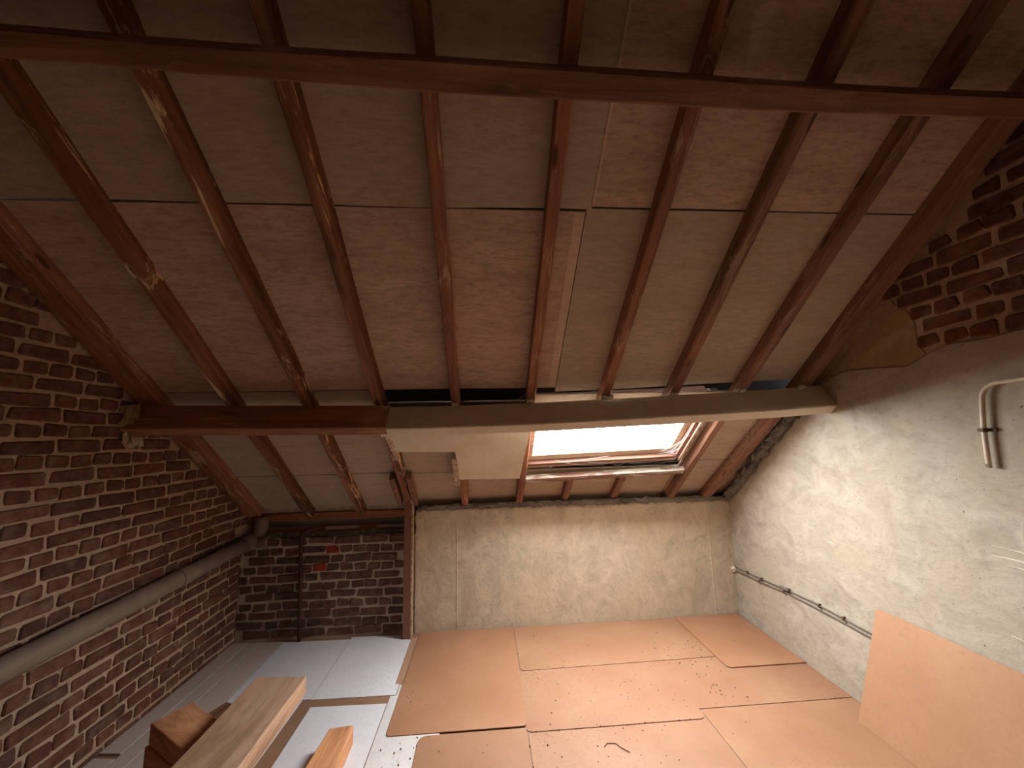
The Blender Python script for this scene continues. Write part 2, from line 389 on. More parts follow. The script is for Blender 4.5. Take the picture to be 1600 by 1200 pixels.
# right gable: brick core with a plaster coat, the coat lost near the roof
wr = gable('wall_right', lambda y: rxw(y)+.008, .15, M['mortar'])
patch_low = [(1.10, 1.872), (1.27, 1.867), (1.407, 1.863), (1.52, 1.872), (1.624, 1.865), (1.642, 1.888), (1.634, 1.979), (1.66, 2.05), (1.708, 2.116), (1.72, 2.15)]
coat = [(-3.1, 0), (BY+.02, 0), (BY+.02, roof_z(BY+.02, .05)), (2.30, roof_z(2.30, .05)), (2.19, 1.80), (2.02, 1.83), (1.86, 1.815), (1.70, 1.795), (1.60, 1.835), (1.52, 1.862)] + \
       [(p[0], p[1]-.008) for p in patch_low[2::-1]] + [(.6, 1.88), (-3.1, .85)]
coat = wavy(coat, .03, .008, 8, skip=(0, 1, 2, 12, 13, 14))
pc = MB().prism(coat, lambda u, v, d: (rxw(u)+d, u, v), 0, .02).build('plaster_coat', M['plaster'], wr)
ren = [(2.27, roof_z(2.27, .03)), (1.73, roof_z(1.73, .01)), (1.715, 2.12), (1.655, 2.05), (1.637, 1.985), (1.645, 1.89), (1.625, 1.86), (1.612, 1.842), (1.70, 1.807), (1.86, 1.827), (2.02, 1.842), (2.18, 1.812)]
MB().prism(wavy(ren, .03, .007, 21, skip=(0,)), lambda u, v, d: (rxw(u)+d, u, v), .004, .02).build('old_render', M['render'], wr)
rotR = Matrix(((0, 0, -1), (-1, 0, 0), (0, 1, 0)))     # local x->-Y, y->+Z, z->-X
def frR(u, z, o): return Vector((rxw(-u)+.002-o, -u, z)), rotR
def in_patch(y, z):
    if z < 1.86: return False
    lim = 1.62 if z < 2.0 else 1.62+.1*(z-2.0)/.12
    return y < lim
lay(wr, frR, [M['brick']], (25, 40), -1.76, -.5, .0705, 1.865-.0705*26-.0, False,
    lambda u, z, w, c: in_patch(-u, z-c*.3) and z+c/2 < roof_z(-u, .035)+.045, lambda u, z: True, joint=.013, amt=.006, jit=.004, seed=14, wave=.01)
sm = random.Random(4)
for (y0, y1, z, hh) in [(1.51, 1.37, 1.022, .004), (1.50, 1.30, .985, .010), (1.46, 1.34, .958, .005), (1.48, 1.35, .690, .004), (2.44, 2.40, .885, .006), (2.30, 2.26, .83, .004)]:
    m = MB(); pts = []
    for i in range(9):
        y = y0+(y1-y0)*i/8; q = hh*(.25+.75*i/8)*(.7+.5*sm.random()); zz = z+.006*nz(y*30, z*9)
        pts.append([(rxw(y)+.001, y, zz-q), (rxw(y)-.003, y, zz), (rxw(y)+.001, y, zz+q)])
    m.loft(pts); m.build('plaster_smear', M['cream'], wr)
rough_strip('mortar_fillet', [RP(2.045, .95, .0), RP(2.05, 1.3, .01), RP(2.07, 1.7, .0), RP(2.09, 2.03, .0)], .038, M['lump_dark'], wr, 5, rough=.75)
rough_strip('mortar_fillet', [(-.55, BY-.01, .945), (.2, BY-.01, .95), (.9, BY-.01, .945), (1.6, BY-.01, .945), (2.09, BY-.005, .94)], .022, M['lump_dark'], wbp, 2, rough=.9)
lump = rough_strip('mortar_lump', [(LX+.01, 2.20, 1.72), (LX+.022, 2.205, 1.66), (LX+.02, 2.215, 1.60), (LX+.012, 2.235, 1.54), (LX+.018, 2.25, 1.49)], .03, M['lump'], wl, 7, n=16, rough=1.1)

# rear of the attic (behind the camera)
struct(MB().box(-2.1, 2.3, -3.2, -3.05, 0, 1.15).build('wall_rear', M['plaster_back']))
struct(MB().box(-2.1, 2.3, BY+.33, BY+.45, 0, 1.1).build('trim_1', M['mortar']))

# ceiling: softboard panels fixed over the rafters
ceil = struct(on_roof(empty('ceiling')))
S_RIDGE = (RIDGE_Y-(KK+.07)*SL*CC)/CC
def panel(x0, x1, s0, s1, mat, h0=.066, h1=.078, name='panel', seed=0, warp=.0, tilt=.0):
    m = MB(); n = 14; rows = []
    for i in range(n+1):                               # a sheet with slightly sagging edges
        x = x0+(x1-x0)*i/n; wv = warp*nz(x*1.7+seed, seed)+tilt*i/n
        w0 = warp*.3*nz(x*1.7+seed, seed); rows.append([(x, s0+w0, h0), (x, s1+wv, h0-abs(w0)), (x, s1+wv, h1), (x, s0+w0, h1)])
    m.loft(rows); return m.build(name, mat, ceil)
g = .0025
panel(-2.05, .455-g, S_RIDGE, -.303-g, M['board_grey'], seed=1, warp=.008)
panel(.455+g, 2.15, S_RIDGE, -.315-g, M['board_pink'], seed=2, warp=.004)
panel(-2.05, .43-g, -.300+g, .742-g, M['board_pink'], seed=3, warp=.006)
panel(.43+g, 2.15, -.312+g, .78-g, M['board_grey'], seed=4, warp=.006, tilt=-.095)
panel(-2.05, -.6-g, .748, 1.625-g, M['board_grey'], seed=5, warp=.006)
panel(-.6+g, .29, .86, 1.64-g, M['board_grey'], seed=6, warp=.004)
panel(1.52, 2.15, .80, 1.57-g, M['board_grey'], seed=7, warp=.003)
panel(-2.05, -.6-g, 1.628+g, 2.10, M['board_grey'], seed=8, warp=.004)
panel(-.6+g, .29-g, 1.643+g, 2.2, M['board_grey'], seed=9, warp=.004)
panel(.29+g, 1.52-g, 1.64+g, 2.2, M['board_grey'], seed=10, warp=.004)
panel(1.52+g, 2.15, 1.573+g, 2.2, M['board_grey'], seed=11, warp=.002)
panel(.29+g, 1.52-g, .80, .88, M['board_grey'], seed=12)
M['tape'] = mat_board('pale_seam_tape', (206, 182, 162), (216, 192, 172), (180, 156, 138))
panel(.450, .460, S_RIDGE, -.32, M['tape'], .062, .0655, 'seam_tape', 14)
panel(.385, .428, -.295, .735, M['tape'], .0645, .0658, 'seam_tape', 15)
# underlay outside the boards, open only at the skylight
WX0, WX1, WS0, WS1 = .31, 1.50, .93, 1.63
for x0, x1, s0, s1 in ((-2.2, WX0, S_RIDGE-.02, 2.75), (WX1, 2.35, S_RIDGE-.02, 2.75), (WX0, WX1, S_RIDGE-.02, WS0), (WX0, WX1, WS1, 2.75)):
    MB().box(x0, x1, s0, s1, .15, .17).build('underlay', M['underlay'], ceil)
# opposite slope, behind the camera
def back_slope(name, x0, x1, s0, s1, h0, h1, mat, parent=None):
    m = MB(); P = [(x, s, h) for h in (h0, h1) for x, s in ((x0, s0), (x1, s0), (x1, s1), (x0, s1))]
    m.add([RPb(*p) for p in P], [(0, 1, 2, 3), (7, 6, 5, 4), (0, 4, 5, 1), (1, 5, 6, 2), (2, 6, 7, 3), (3, 7, 4, 0)])
    return m.build(name, mat, parent)
rear = struct(empty('ceiling_rear'))
for x0, x1 in ((-2.15, -.6), (-.596, .9), (.904, 2.3)):
    back_slope('panel', x0, x1, S_RIDGE-.02, 2.45, .066, .14, M['board_grey'], rear)

# ------------------------------------------------------------------ skylight in the front slope
w1 = struct(on_roof(empty('window_1')))
SK = -.052                                             # the window hangs slightly out of square with the room
def wbar(name, x0, x1, s0, s1, h0, h1, mat, parent=None, bev=.002):
    m = MB(); y = lambda x, s: s+SK*(x-.35)
    P = [(x, y(x, s), h) for h in (h0, h1) for x, s in ((x0, s0), (x1, s0), (x1, s1), (x0, s1))]
    m.add(P, [(0, 3, 2, 1), (4, 5, 6, 7), (0, 1, 5, 4), (1, 2, 6, 5), (2, 3, 7, 6), (3, 0, 4, 7)])
    return m.build(name, mat, parent or w1, bevel=bev)
px0, px1, ps0, ps1 = .352, 1.392, .96, 1.482
sash = wbar('sash', px1, px1+.045, ps0, ps1, .085, .125, M['sash'])
wbar('pane', px0-.01, px1+.01, ps0-.01, ps1+.01, .108, .114, M['glass'], sash, bev=0)
wbar('sash', px0-.03, px0, ps0, ps1, .085, .125, M['sash']); wbar('sash', px0-.03, px1+.045, ps1, ps1+.055, .085, .125, M['sash']); wbar('sash', px0-.03, px1+.045, ps0-.05, ps0, .085, .125, M['sash'])
wbar('frame', px1+.047, px1+.072, ps0-.05, ps1+.075, .05, .15, M['frame']); wbar('frame', px0-.055, px0-.032, ps0-.05, ps1+.075, .05, .15, M['frame'])
wbar('frame', px0-.03, px1+.045, ps1+.057, ps1+.085, .05, .15, M['frame']); wbar('frame', px0-.03, px1+.045, ps0-.075, ps0-.052, .05, .15, M['frame'])
wbar('lining', px1+.074, px1+.092, ps0-.05, ps1+.10, .035, .15, M['lining']); wbar('lining', px0-.03, px1+.07, ps1+.088, ps1+.125, .06, .15, M['lining'])
wbar('light_leak_felt', px1+.094, 1.53, ps0-.05, ps1+.12, .10, .15, M['underlay'], bev=0); wbar('light_leak_felt', px0-.06, px1+.092, ps1+.128, 1.70, .10, .15, M['underlay'], bev=0)  # strips added to stop light leaking through the gap round the frame
for i, s in enumerate((1.02, 1.13, 1.22, 1.31, 1.42)):
    m = MB(); r = random.Random(i); m.tube([(1.488, s+.03, .07), (1.503, s+.01, .055), (1.516, s-.015, .07)], .006, 6); m.build('sealant_blob', M['web'], w1)

# ------------------------------------------------------------------ rafters
def timber_local(w, h, L0, L1, seed, wane=0., amp=.0025, side=1, bow=0., n=None, wl=.0, sway=None):
    """bar along local y; underside z=0, back z=h; one edge may be waney"""
    n = n or max(6, int((L1-L0)/.045)); rings = []
    for i in range(n+1):
        s = L0+(L1-L0)*i/n; k = lambda q, f=3.: amp*(nz(s*f+seed*7.3, q*5.1+seed)+.5*nz(s*f*4, q*3.7+seed))
        wn = max(0, wane*(nz(s*2.6+seed*3.1, seed)+.35*nz(s*9, seed*2.)+.28)); wz = wn*1.25
        c = .004; x = bow*nz(s*.9, seed+40)+(sway(s) if sway else 0)
        P = [(-w/2+k(1), h), (-w/2+k(2), c+.001), (-w/2+c+k(3), k(4)), (w/2-c-wn+k(5), k(6)), (w/2-wn*.35+k(7), c+wz*.6), (w/2+k(8), min(h-.002, c+wz+.012)), (w/2+k(9), h)]
        rings.append([(x+side*p[0], s, p[1]) for p in P])
    return MB().loft(rings)
RAF = [  # x, width, mat, wane, s0, s1, label
    (-1.850, .118, 'rafter', .0, 2.10, 'broad red-brown rafter lying flat against the brick gable wall'),
    (-1.430, .060, 'rafter_waney', .034, 2.14, 'waney red-brown rafter with pale bark scars, next after the one on the brick wall'),
    (-1.016, .058, 'rafter_waney', .026, 2.14, 'waney red-brown rafter, third counting out from the brick gable wall'),
    (-.612, .058, 'rafter_waney', .020, 1.95, 'knotty worn rafter that comes down onto the brown post'),
    (-.168, .053, 'rafter', .008, 2.06, 'slim red-brown rafter, next after the knotty one above the brown post'),
    (.280, .053, 'rafter', .0, 2.06, 'slim red-brown rafter along the edge of the skylight by the cream plasterboard'),
    (.728, .056, 'rafter', -.014, .90, 'red-brown rafter stopping above the skylight, nearer the cream plasterboard'),
    (1.147, .060, 'rafter_dusty', -.022, .90, 'brown dusty rafter stopping above the skylight, nearer the plaster gable'),
    (1.570, .060, 'rafter_dusty', -.024, 2.05, 'brown rafter running past the skylight edge on the plaster gable side'),
    (1.925, .080, 'rafter_dusty', -.02, 2.05, 'brown rafter beside the plastered gable wall and its bare bricks')]
def two_sided(o, mat, sgn, ax=0):                      # one weathered long side, the other faces stained
    o.data.materials.append(M[mat])
    for p in o.data.polygons:
        if p.normal[ax]*sgn > .45: p.material_index = 1
for i, (x, w, mt, wane, s1, lab) in enumerate(RAF):
    sw = None
    if i == 9: sw = lambda s: .03*min(1, max(0, (s+.6)/1.2)) - .05*max(0, s-.8)
    o = timber_local(w, .0655, S_RIDGE+.02, s1, i+1, abs(wane), bow=.006, sway=sw, side=-1 if wane < 0 else 1).build('rafter', M[mt])
    if 1 <= i <= 3: two_sided(o, 'rafter_bark', 1)
    on_roof(o, x); tag(o, lab, 'rafter', 'rafters of the front roof slope')
for x, nm in ((.665, 'brown short rafter stub under the skylight trimmer, nearer the cream plasterboard'), (1.085, 'brown short rafter stub under the skylight trimmer, nearer the plaster gable')):
    o = timber_local(.055, .045, 1.70, 2.05, int(x*10)).build('rafter_stub', M['rafter_dusty']); on_roof(o, x); o.location = RP(x, 0, .021)
    tag(o, nm, 'rafter', 'rafter stubs below the skylight')
o = MB().add([(x, s, h) for h in (0, .04) for x, s in ((.31, 1.668), (1.538, 1.602), (1.538, 1.655), (.31, 1.724))],
             [(0, 3, 2, 1), (4, 5, 6, 7), (0, 1, 5, 4), (1, 2, 6, 5), (2, 3, 7, 6), (3, 0, 4, 7)]).build('trimmer_beam', M['trimmer'], bevel=.003)
on_roof(o); tag(o, 'red trimmer beam with chipped white paint below the skylight', 'beam')

# ------------------------------------------------------------------ purlins
def purlin_bar(xs, ss, w, h0, h1, seed, amp=.002, n=60):
    m = MB(); rings = []; ws = w if isinstance(w, list) else [w]*len(xs)
    for i in range(n+1):
        x = xs[0]+(xs[-1]-xs[0])*i/n
        for a in range(len(xs)-1):
            if xs[a] <= x <= xs[a+1]+1e-6:
                f = (x-xs[a])/(xs[a+1]-xs[a]); s = ss[a]+(ss[a+1]-ss[a])*f; w = ws[a]+(ws[a+1]-ws[a])*f; break
        k = lambda q: amp*(nz(x*3+seed, q*4.)+.5*nz(x*11, q+seed)); c = .005
        rings.append([(x, s+k(1), h1), (x, s+k(2), h0+c), (x, s+c+k(3), h0+k(4)), (x, s+w-c+k(5), h0+k(6)), (x, s+w+k(7), h0+c), (x, s+w+k(8), h1)])
    return m.loft(rings)
o = purlin_bar([-1.95, -1.22, -.93, -.54, -.16, .24, .65, 1.02, 1.41, 1.72, 2.1], [-.81, -.797, -.788, -.779, -.777, -.770, -.764, -.757, -.754, -.755, -.757],
               [.061, .062, .062, .066, .076, .073, .072, .067, .062, .059, .057], -.12, -.001, 3).build('purlin', M['purlin'])
on_roof(o); tag(o, 'long reddish brown purlin crossing under the rafters high up near the ridge', 'beam')
pl = on_roof(empty('purlin')); tag(pl, 'lower purlin with bare timber by the brick wall, boxed in cream board beyond', 'beam')
purlin_bar([-1.95, -1.3, -.55], [.772, .79, .806], .066, -.165, -.001, 5).build('timber', M['purlin_bare'], pl)
CX, CS = [-.582, -.2, .28, .94, 1.74, 2.085], [.824, .818, .806, .770, .718, .685]
def clad(name, s_off, w, h0, h1, mat, seed, x0=CX[0], amp=.002):
    xs = [x0]+CX[1:]; purlin_bar(xs, [q+s_off for q in CS], w, h0, h1, seed, amp).build(name, mat, pl)
clad('front_board', 0, .012, -.152, .0, M['cream'], 6)
clad('bottom_board', .001, .074, -.163, -.153, M['cream'], 7, -.59)
clad('back_board', .064, .012, -.152, .0, M['cream'], 8)

for i, x in enumerate((-.60, -.17, .27, .71, .75, 1.14, 1.56, 1.93)):
    q = CS[0]+(CS[-1]-CS[0])*(x-CX[0])/(CX[-1]-CX[0]); rough_strip('mortar_dab', [(x-.02, q-.004, -.012), (x+.02, q-.006, -.006)], .010, M['cream'], pl, i*3, n=8, rough=1.0)
# cream plasterboard under the rafters beside the skylight, broken at its edges
cp = on_roof(empty('plasterboard')); tag(cp, 'cream plasterboard sheet with a cut-out corner fixed under the rafters beside the skylight', 'plasterboard')
pp = [(-.60, .885), (.295, .885), (.292, 1.10), (.275, 1.35), (.258, 1.632), (-.19, 1.622), (-.192, 1.40), (-.20, 1.272), (-.588, 1.255)]
MB().prism(wavy(pp, .035, .0035, 3, skip=(0, 4, 7)), lambda u, v, d: (u, v, d), -.012, -.002).build('sheet', M['cream'], cp)
m = MB(); m.loft([[(-.228+.006*nz(s*30), s, -.018+.006*nz(s*25, 3)), (-.19+.006*nz(s*40, 2), s, -.02), (-.188, s, .002), (-.235+.006*nz(s*33, 5), s, .002)] for s in [1.36+.034*i for i in range(11)]])
m.build('broken_edge', M['cream_edge'], cp)
m = MB(); m.loft([[(-.622+.02*q+.005*nz(s*30), s, -.05+.03*q), (-.60+.012*q+.004*nz(s*41), s, -.04+.02*q), (-.585, s, -.004), (-.628+.015*q, s, -.012)] for s, q in [(1.0+.028*i, i/12) for i in range(13)]])
m.build('broken_edge', M['cream_edge'], cp)

# eaves in the brick bay
o = MB().box(LX+.02, -.585, 3.385, 3.45, .865, .925).build('wall_plate', M['eave_wood'], bevel=.004); tag(o, 'orange-brown timber wall plate at the eaves above the dark back brick bay', 'beam')
o = MB().box(LX+.02, -.585, 3.40, 3.43, .928, .972).build('eaves_board', M['pale_strip'], bevel=.002); tag(o, 'pale dusty strip lying along the top of the orange-brown wall plate', 'board')
for x0, x1, z, lab in ((-1.33, -1.06, .775, 'pale strip standing in for a daylight slit in the eaves gap near the thin iron pipe'), (-.92, -.60, .775, 'pale strip standing in for a daylight slit in the eaves gap next to the brown post')):
    o = MB().box(x0, x1, 3.44, 3.46, z, z+.022).build('pale_strip', M['pale_strip'], bevel=.002); tag(o, lab, 'pale_strip', 'pale strips for daylight slits in the eaves gap')  # pale colour imitates slits of daylight at the eaves
o = MB().box(LX+.02, -.60, 3.46, 3.52, .748, .80).build('sole_plate', M['eave_wood'], bevel=.004); tag(o, 'shaded timber lying in the eaves gap on top of the back brick bay', 'beam')
rough_strip('mortar_bed', [(LX+.05, BY+.06, .752), (-1.2, BY+.07, .752), (-.62, BY+.06, .754)], .022, M['lump_dark'], wb_, 11, rough=.8)

# ------------------------------------------------------------------ post
ps = empty('post', (-.606, 3.24, 0)); tag(ps, 'brown painted timber post standing between the bricks and the plastered back wall', 'post')
MB().box(-.034, .022, -.036, .03, 0, 1.06).build('shaft', M['post'], ps, bevel=.003)
MB().box(.0225, .033, -.036, .03, 0, 1.06).build('edge_strip', M['post_edge'], ps, bevel=.002)
for (x, w) in ((-.075, .035), (.045, .035)):
    m = timber_local(w, .06, 1.60, 2.0, int(abs(x)*100)); q = m.build('cleat', M['rafter_dusty'], ps)
    q.rotation_euler = (-PITCH, 0, 0); q.location = RP(-.606+x, 0, -.01)-Vector((-.606, 3.24, 0))
    for s_ in (1.72, 1.80): MB().tube([(0, s_, -.004), (0, s_, .01)], .005, 8).build('nail', M['rod'], q)
m = MB(); m.loft([[(.012+.008*nz(z*20), -.04, z), (.034+.01*nz(z*25, 2), -.043, z), (.034, -.03, z), (.012, -.03, z)] for z in [1.0+.02*i for i in range(8)]]); m.build('paint_flake', M['cream_edge'], ps)

# ------------------------------------------------------------------ pipes and cables
dp = empty('drain_pipe', (LX+.07, 1.2, .65)); tag(dp, 'dusty grey drain pipe running along the brick gable wall', 'pipe')
def pz(y): return .655+.0445*(y-1.5)
MB().tube([(0, y-1.2, pz(y)-.65) for y in (.3, 1.0, 1.6, 2.2, 2.8, 3.33)], .05, 20).build('pipe', M['pipe'], dp, smooth=True)
for y, r, l in ((2.62, .055, .09), (3.26, .058, .12), (1.1, .055, .09)):
    MB().tube([(0, y-l/2-1.2, pz(y-l/2)-.65), (0, y+l/2-1.2, pz(y+l/2)-.65)], r, 20).build('collar', M['pipe'], dp, bevel=.003)
MB().tube([(0, 2.10, pz(3.3)-.65), (.02, 2.16, pz(3.3)-.64), (.03, 2.18, pz(3.3)-.57), (.03, 2.18, pz(3.3)-.48)], .052, 16).build('bend', M['pipe'], dp, smooth=True)
MB().tube([(.0, 2.12, pz(3.3)-.66), (.10, 2.13, pz(3.3)-.665), (.13, 2.13, pz(3.3)-.665)], .045, 14).build('branch', M['pipe'], dp, smooth=True)
o = MB().tube([(-1.425, 3.272, .0), (-1.43, 3.27, .2), (-1.436, 3.274, .4), (-1.446, 3.27, .72), (-1.443, 3.272, .775), (-1.425, 3.276, .80), (-1.39, 3.29, .812), (-1.33, 3.34, .815)], .014, 10).build('iron_pipe', M['rod'], smooth=True)
tag(o, 'thin rusty iron pipe standing up the back brick wall', 'pipe')
def wall_pt(y, z, off): return (rxw(y)-off, y, z)
def cable(pts, r, label, clips):
    t = empty('cable', wall_pt(pts[0][0], pts[0][1], 0)); b = Vector(t.location); tag(t, label, 'cable', 'cables on the plaster gable')
    P = []
    for a, q in zip(pts[:-1], pts[1:]):
        for i in range(6):
            y = a[0]+(q[0]-a[0])*i/6; z = a[1]+(q[1]-a[1])*i/6; P.append(Vector(wall_pt(y, z+.004*nz(y*5, r*900), .008+.003*nz(y*7, 3)))-b)
    P.append(Vector(wall_pt(*pts[-1], .008))-b)
    MB().tube(P, r, 8).build('sheath', M['cable'], t, smooth=True)
    for y, z in clips:
        p = Vector(wall_pt(y, z, 0))-b; MB().box(p.x-.018, p.x+.002, p.y-.006, p.y+.006, p.z-.010, p.z+.012).build('clip', M['bracket'], t, bevel=.002)
cable([(3.30, .383), (3.04, .389), (2.79, .404), (2.67, .415), (2.48, .422), (2.21, .419), (2.05, .418), (1.7, .415)], .004, 'upper of two dusty cables clipped along the plaster gable wall', [(3.12, .387), (2.95, .394), (2.42, .422), (2.25, .42)])
cable([(3.30, .352), (2.93, .370), (2.70, .392), (2.50, .397), (2.21, .396), (2.05, .396), (1.7, .392)], .0045, 'lower of two dusty cables clipped along the plaster gable wall', [(2.72, .39), (2.98, .368)])
o = rough_strip('cable_joint', [(rxw(2.72)-.012, 2.74, .415), (rxw(2.64)-.012, 2.66, .424)], .011, M['cable'], None, 3); tag(o, 'taped joint lump on the upper cable along the plaster gable', 'cable joint')
o = rough_strip('filler_plug', [(2.075, 3.285, .375), (2.09, 3.292, .35)], .02, M['cream'], None, 9, rough=.8); tag(o, 'blob of white filler where the cables enter the wall corner', 'filler')
cd = empty('conduit', wall_pt(1.439, 1.339, .02)); tag(cd, 'ivory plastic conduit with a bend, fixed high on the plaster gable wall', 'conduit')
b = Vector(cd.location)
arc = [(1.439, 1.339), (1.4365, 1.42), (1.433, 1.50), (1.426, 1.57), (1.420, 1.615)]+[(1.420-.055*(1-math.cos(a))-.004*a, 1.615+.057*math.sin(a)) for a in [.2*i for i in range(1, 8)]]+[(1.29, 1.675), (1.2, 1.68), (.9, 1.69)]
MB().tube([Vector(wall_pt(y, z, .02))-b for y, z in arc], .0085, 12).build('tube', M['conduit'], cd, smooth=True)
MB().tube([Vector(wall_pt(1.4395, 1.337, .02))-b, Vector(wall_pt(1.439, 1.352, .02))-b], .0088, 10).build('open_end', M['cable'], cd)
br = Vector(wall_pt(1.432, 1.487, .02))-b
MB().tube([br+Vector((0, .0015, -.008)), br+Vector((0, -.0, .008))], .0105, 12).build('bracket', M['bracket'], cd)
MB().box(br.x+.008, br.x+.021, br.y-.03, br.y+.03, br.z-.006, br.z+.006).build('bracket_foot', M['bracket'], cd, bevel=.001)

# ------------------------------------------------------------------ sheets on the floor
def rrect(x0, x1, y0, y1, r=.028, round_=(1, 1, 1, 1), skew=(0, 0, 0, 0)):
    P = []
    for i, (cx, cy, a0) in enumerate(((x0, y0, math.pi), (x1, y0, 1.5*math.pi), (x1, y1, 0), (x0, y1, .5*math.pi))):
        sx = 1 if cx == x0 else -1; sy = 1 if cy == y0 else -1
        if round_[i]:
            for k in range(5):
                a = a0+k*math.pi/8; P.append((cx+sx*r+r*math.cos(a), cy+sy*r+r*math.sin(a)+skew[i]))
        else: P.append((cx, cy+skew[i]))
    return P
def sheet(name, label, cat, poly, z0, th, mat, group):
    cx = sum(p[0] for p in poly)/len(poly); cy = sum(p[1] for p in poly)/len(poly)
    o = MB().prism([(p[0]-cx, p[1]-cy) for p in poly], lambda u, v, d: (u, v, d), 0, th).build(name, M[mat]); o.location = (cx, cy, z0)
    return tag(o, label, cat, group)
HB = 'brown hardboard sheets laid on the floor'; WP = 'white boards laid along the brick wall'
T = .004
sheet('hardboard_sheet', 'tan hardboard strip peeking out beside the post, under the larger brown sheet', 'hardboard', [(-.568, 2.662), (-.30, 2.662), (-.30, 3.24), (-.572, 3.225)], .0, .003, 'hard_dim', HB)
sheet('hardboard_sheet', 'large brown hardboard sheet against the back wall next to the white boards', 'hardboard', rrect(-.522, .204, 2.229, 3.285, .022, (1, 1, 0, 0)), .0045, T, 'hard_clean', HB)
sheet('hardboard_sheet', 'wide brown hardboard sheet along the plastered back wall below the skylight', 'hardboard', rrect(.212, 1.70, 2.715, 3.29, .03, (1, 0, 0, 0), (0, .02, 0, 0)), 0, T, 'hard', HB)
sheet('hardboard_sheet', 'long speckled brown hardboard sheet strewn with crumbs across the middle of the floor', 'hardboard', rrect(.195, 1.152, 2.190, 2.712, .03, (1, 1, 0, 0))[:10]+[(1.152, 2.262), (2.052, 2.262), (2.064, 2.728), (1.705, 2.728), (.195, 2.709)], 0, T, 'hard_dirty', HB)
sheet('hardboard_sheet', 'clean brown hardboard sheet lapped over the others in the corner below the cables', 'hardboard', rrect(1.535, 2.066, 2.590, 3.29, .035, (1, 0, 0, 0)), .0055, .006, 'hard_clean', HB)
sheet('hardboard_sheet', 'brown hardboard sheet beneath the foot of the leaning panel', 'hardboard', rrect(1.160, 2.04, .9, 2.256, .03, (0, 0, 0, 1)), 0, T, 'hard', HB)
sheet('hardboard_sheet', 'dusty brown hardboard sheet with dark scuffs nearest the room centre', 'hardboard', rrect(.204, 1.152, .9, 2.182, .03, (0, 0, 1, 0)), 0, T, 'hard_dirty', HB)
sheet('hardboard_sheet', 'brown hardboard sheet with a rounded corner lying over the dirty white board', 'hardboard', rrect(-.352, .196, .9, 2.212, .04, (0, 0, 0, 1)), .0045, T, 'hard', HB)
sheet('white_board', 'plain white board by the back brick wall between the post and a long seam', 'board', [(-1.035, 2.568), (-.546, 2.560), (-.546, 2.66), (-.572, 2.665), (-.576, 3.20), (-.65, 3.21), (-.65, 3.285), (-1.037, 3.285)], 0, T, 'white', WP)
sheet('white_board', 'white board in the middle of the bay in front of the thin iron pipe', 'board', [(-1.52, 1.9), (-1.100, 1.9), (-1.085, 2.572), (-1.040, 2.575), (-1.042, 3.255), (-1.535, 3.27)], 0, T, 'white', WP)
sheet('white_board', 'tan-tinted white board beside the narrow strips along the brick gable', 'board', [(-1.705, 1.2), (-1.526, 1.2), (-1.54, 3.28), (-1.70, 3.285)], 0, T, 'white_tan', WP)
sheet('white_strip', 'narrow tan-tinted white strip, second away from the brick gable wall', 'board', [(-1.792, 1.2), (-1.711, 1.2), (-1.706, 3.285), (-1.792, 3.285)], 0, .006, 'white_tan', WP)
sheet('white_strip', 'narrow tan-tinted white strip tight against the brick gable wall, far piece', 'board', [(-1.908, 2.262), (-1.798, 2.25), (-1.798, 3.285), (-1.908, 3.285)], 0, .009, 'white_tan', WP)
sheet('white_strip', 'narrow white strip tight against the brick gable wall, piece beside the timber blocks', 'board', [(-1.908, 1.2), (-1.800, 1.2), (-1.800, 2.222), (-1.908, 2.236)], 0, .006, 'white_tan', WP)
sheet('white_board', 'white board spotted with dirt beneath the short reddish timber', 'board', [(-1.008, 1.2), (-.580, 1.2), (-.580, 2.488), (-1.008, 2.502)], 0, T, 'white', WP)
sheet('white_board', 'dirty speckled white board bordering the brown sheets', 'board', [(-.574, 1.2), (-.25, 1.2), (-.25, 2.655), (-.541, 2.655), (-.541, 2.553), (-.574, 2.553)], 0, T, 'white_dirty', WP)

# leaning hardboard panel against the plaster gable
def lean(u, v, d):                                      # u along the wall, v 0..1 up, d thickness
    bot = Vector((1.895+.04*(u-1.2)*.5, u+.03, .0045)); top = Vector((rxw(u)-.006, u, .565))
    p = bot.lerp(top, v); nrm = Vector((-.97, 0, .25)); return p+nrm*d
m = MB(); poly = [(.9, 0), (2.055, 0), (2.045, .4), (2.036, .985), (2.02, 1.0), (1.9, 1.004), (1.6, 1.0), (1.3, 1.006), (.9, 1.0)]
o = m.prism(poly, lean, 0, .004).build('leaning_hardboard', M['hard_lean']); tag(o, 'large bare hardboard panel leaning upright against the plaster gable wall', 'hardboard')

# ------------------------------------------------------------------ timber on the floor
def beam(name, label, corners_xy, z0, z1, mat, group=None, bev=.003, cat='timber'):
    """corners: near-left, near-right, far-right, far-left"""
    P = [Vector((x, y)) for x, y in corners_xy]; c = sum(P, Vector((0, 0)))/4
    ax = ((P[2]+P[3])-(P[0]+P[1])).normalized(); rot = math.atan2(-ax.x, ax.y); R = Matrix.Rotation(-rot, 2)
    q = [R @ (p-c) for p in P]; n = 10; rings = []
    for i in range(n+1):
        a = q[0].lerp(q[3], i/n); b = q[1].lerp(q[2], i/n); k = .0012*nz(i*1.3, z1*9)
        rings.append([(a.x+k, a.y, 0), (b.x+k, b.y, 0), (b.x-k, b.y, z1-z0+k), (a.x+k, a.y, z1-z0+k)])
    o = MB().loft(rings).build(name, M[mat], bevel=bev); o.location = (c.x, c.y, z0); o.rotation_euler = (0, 0, rot)
    return tag(o, label, cat, group)
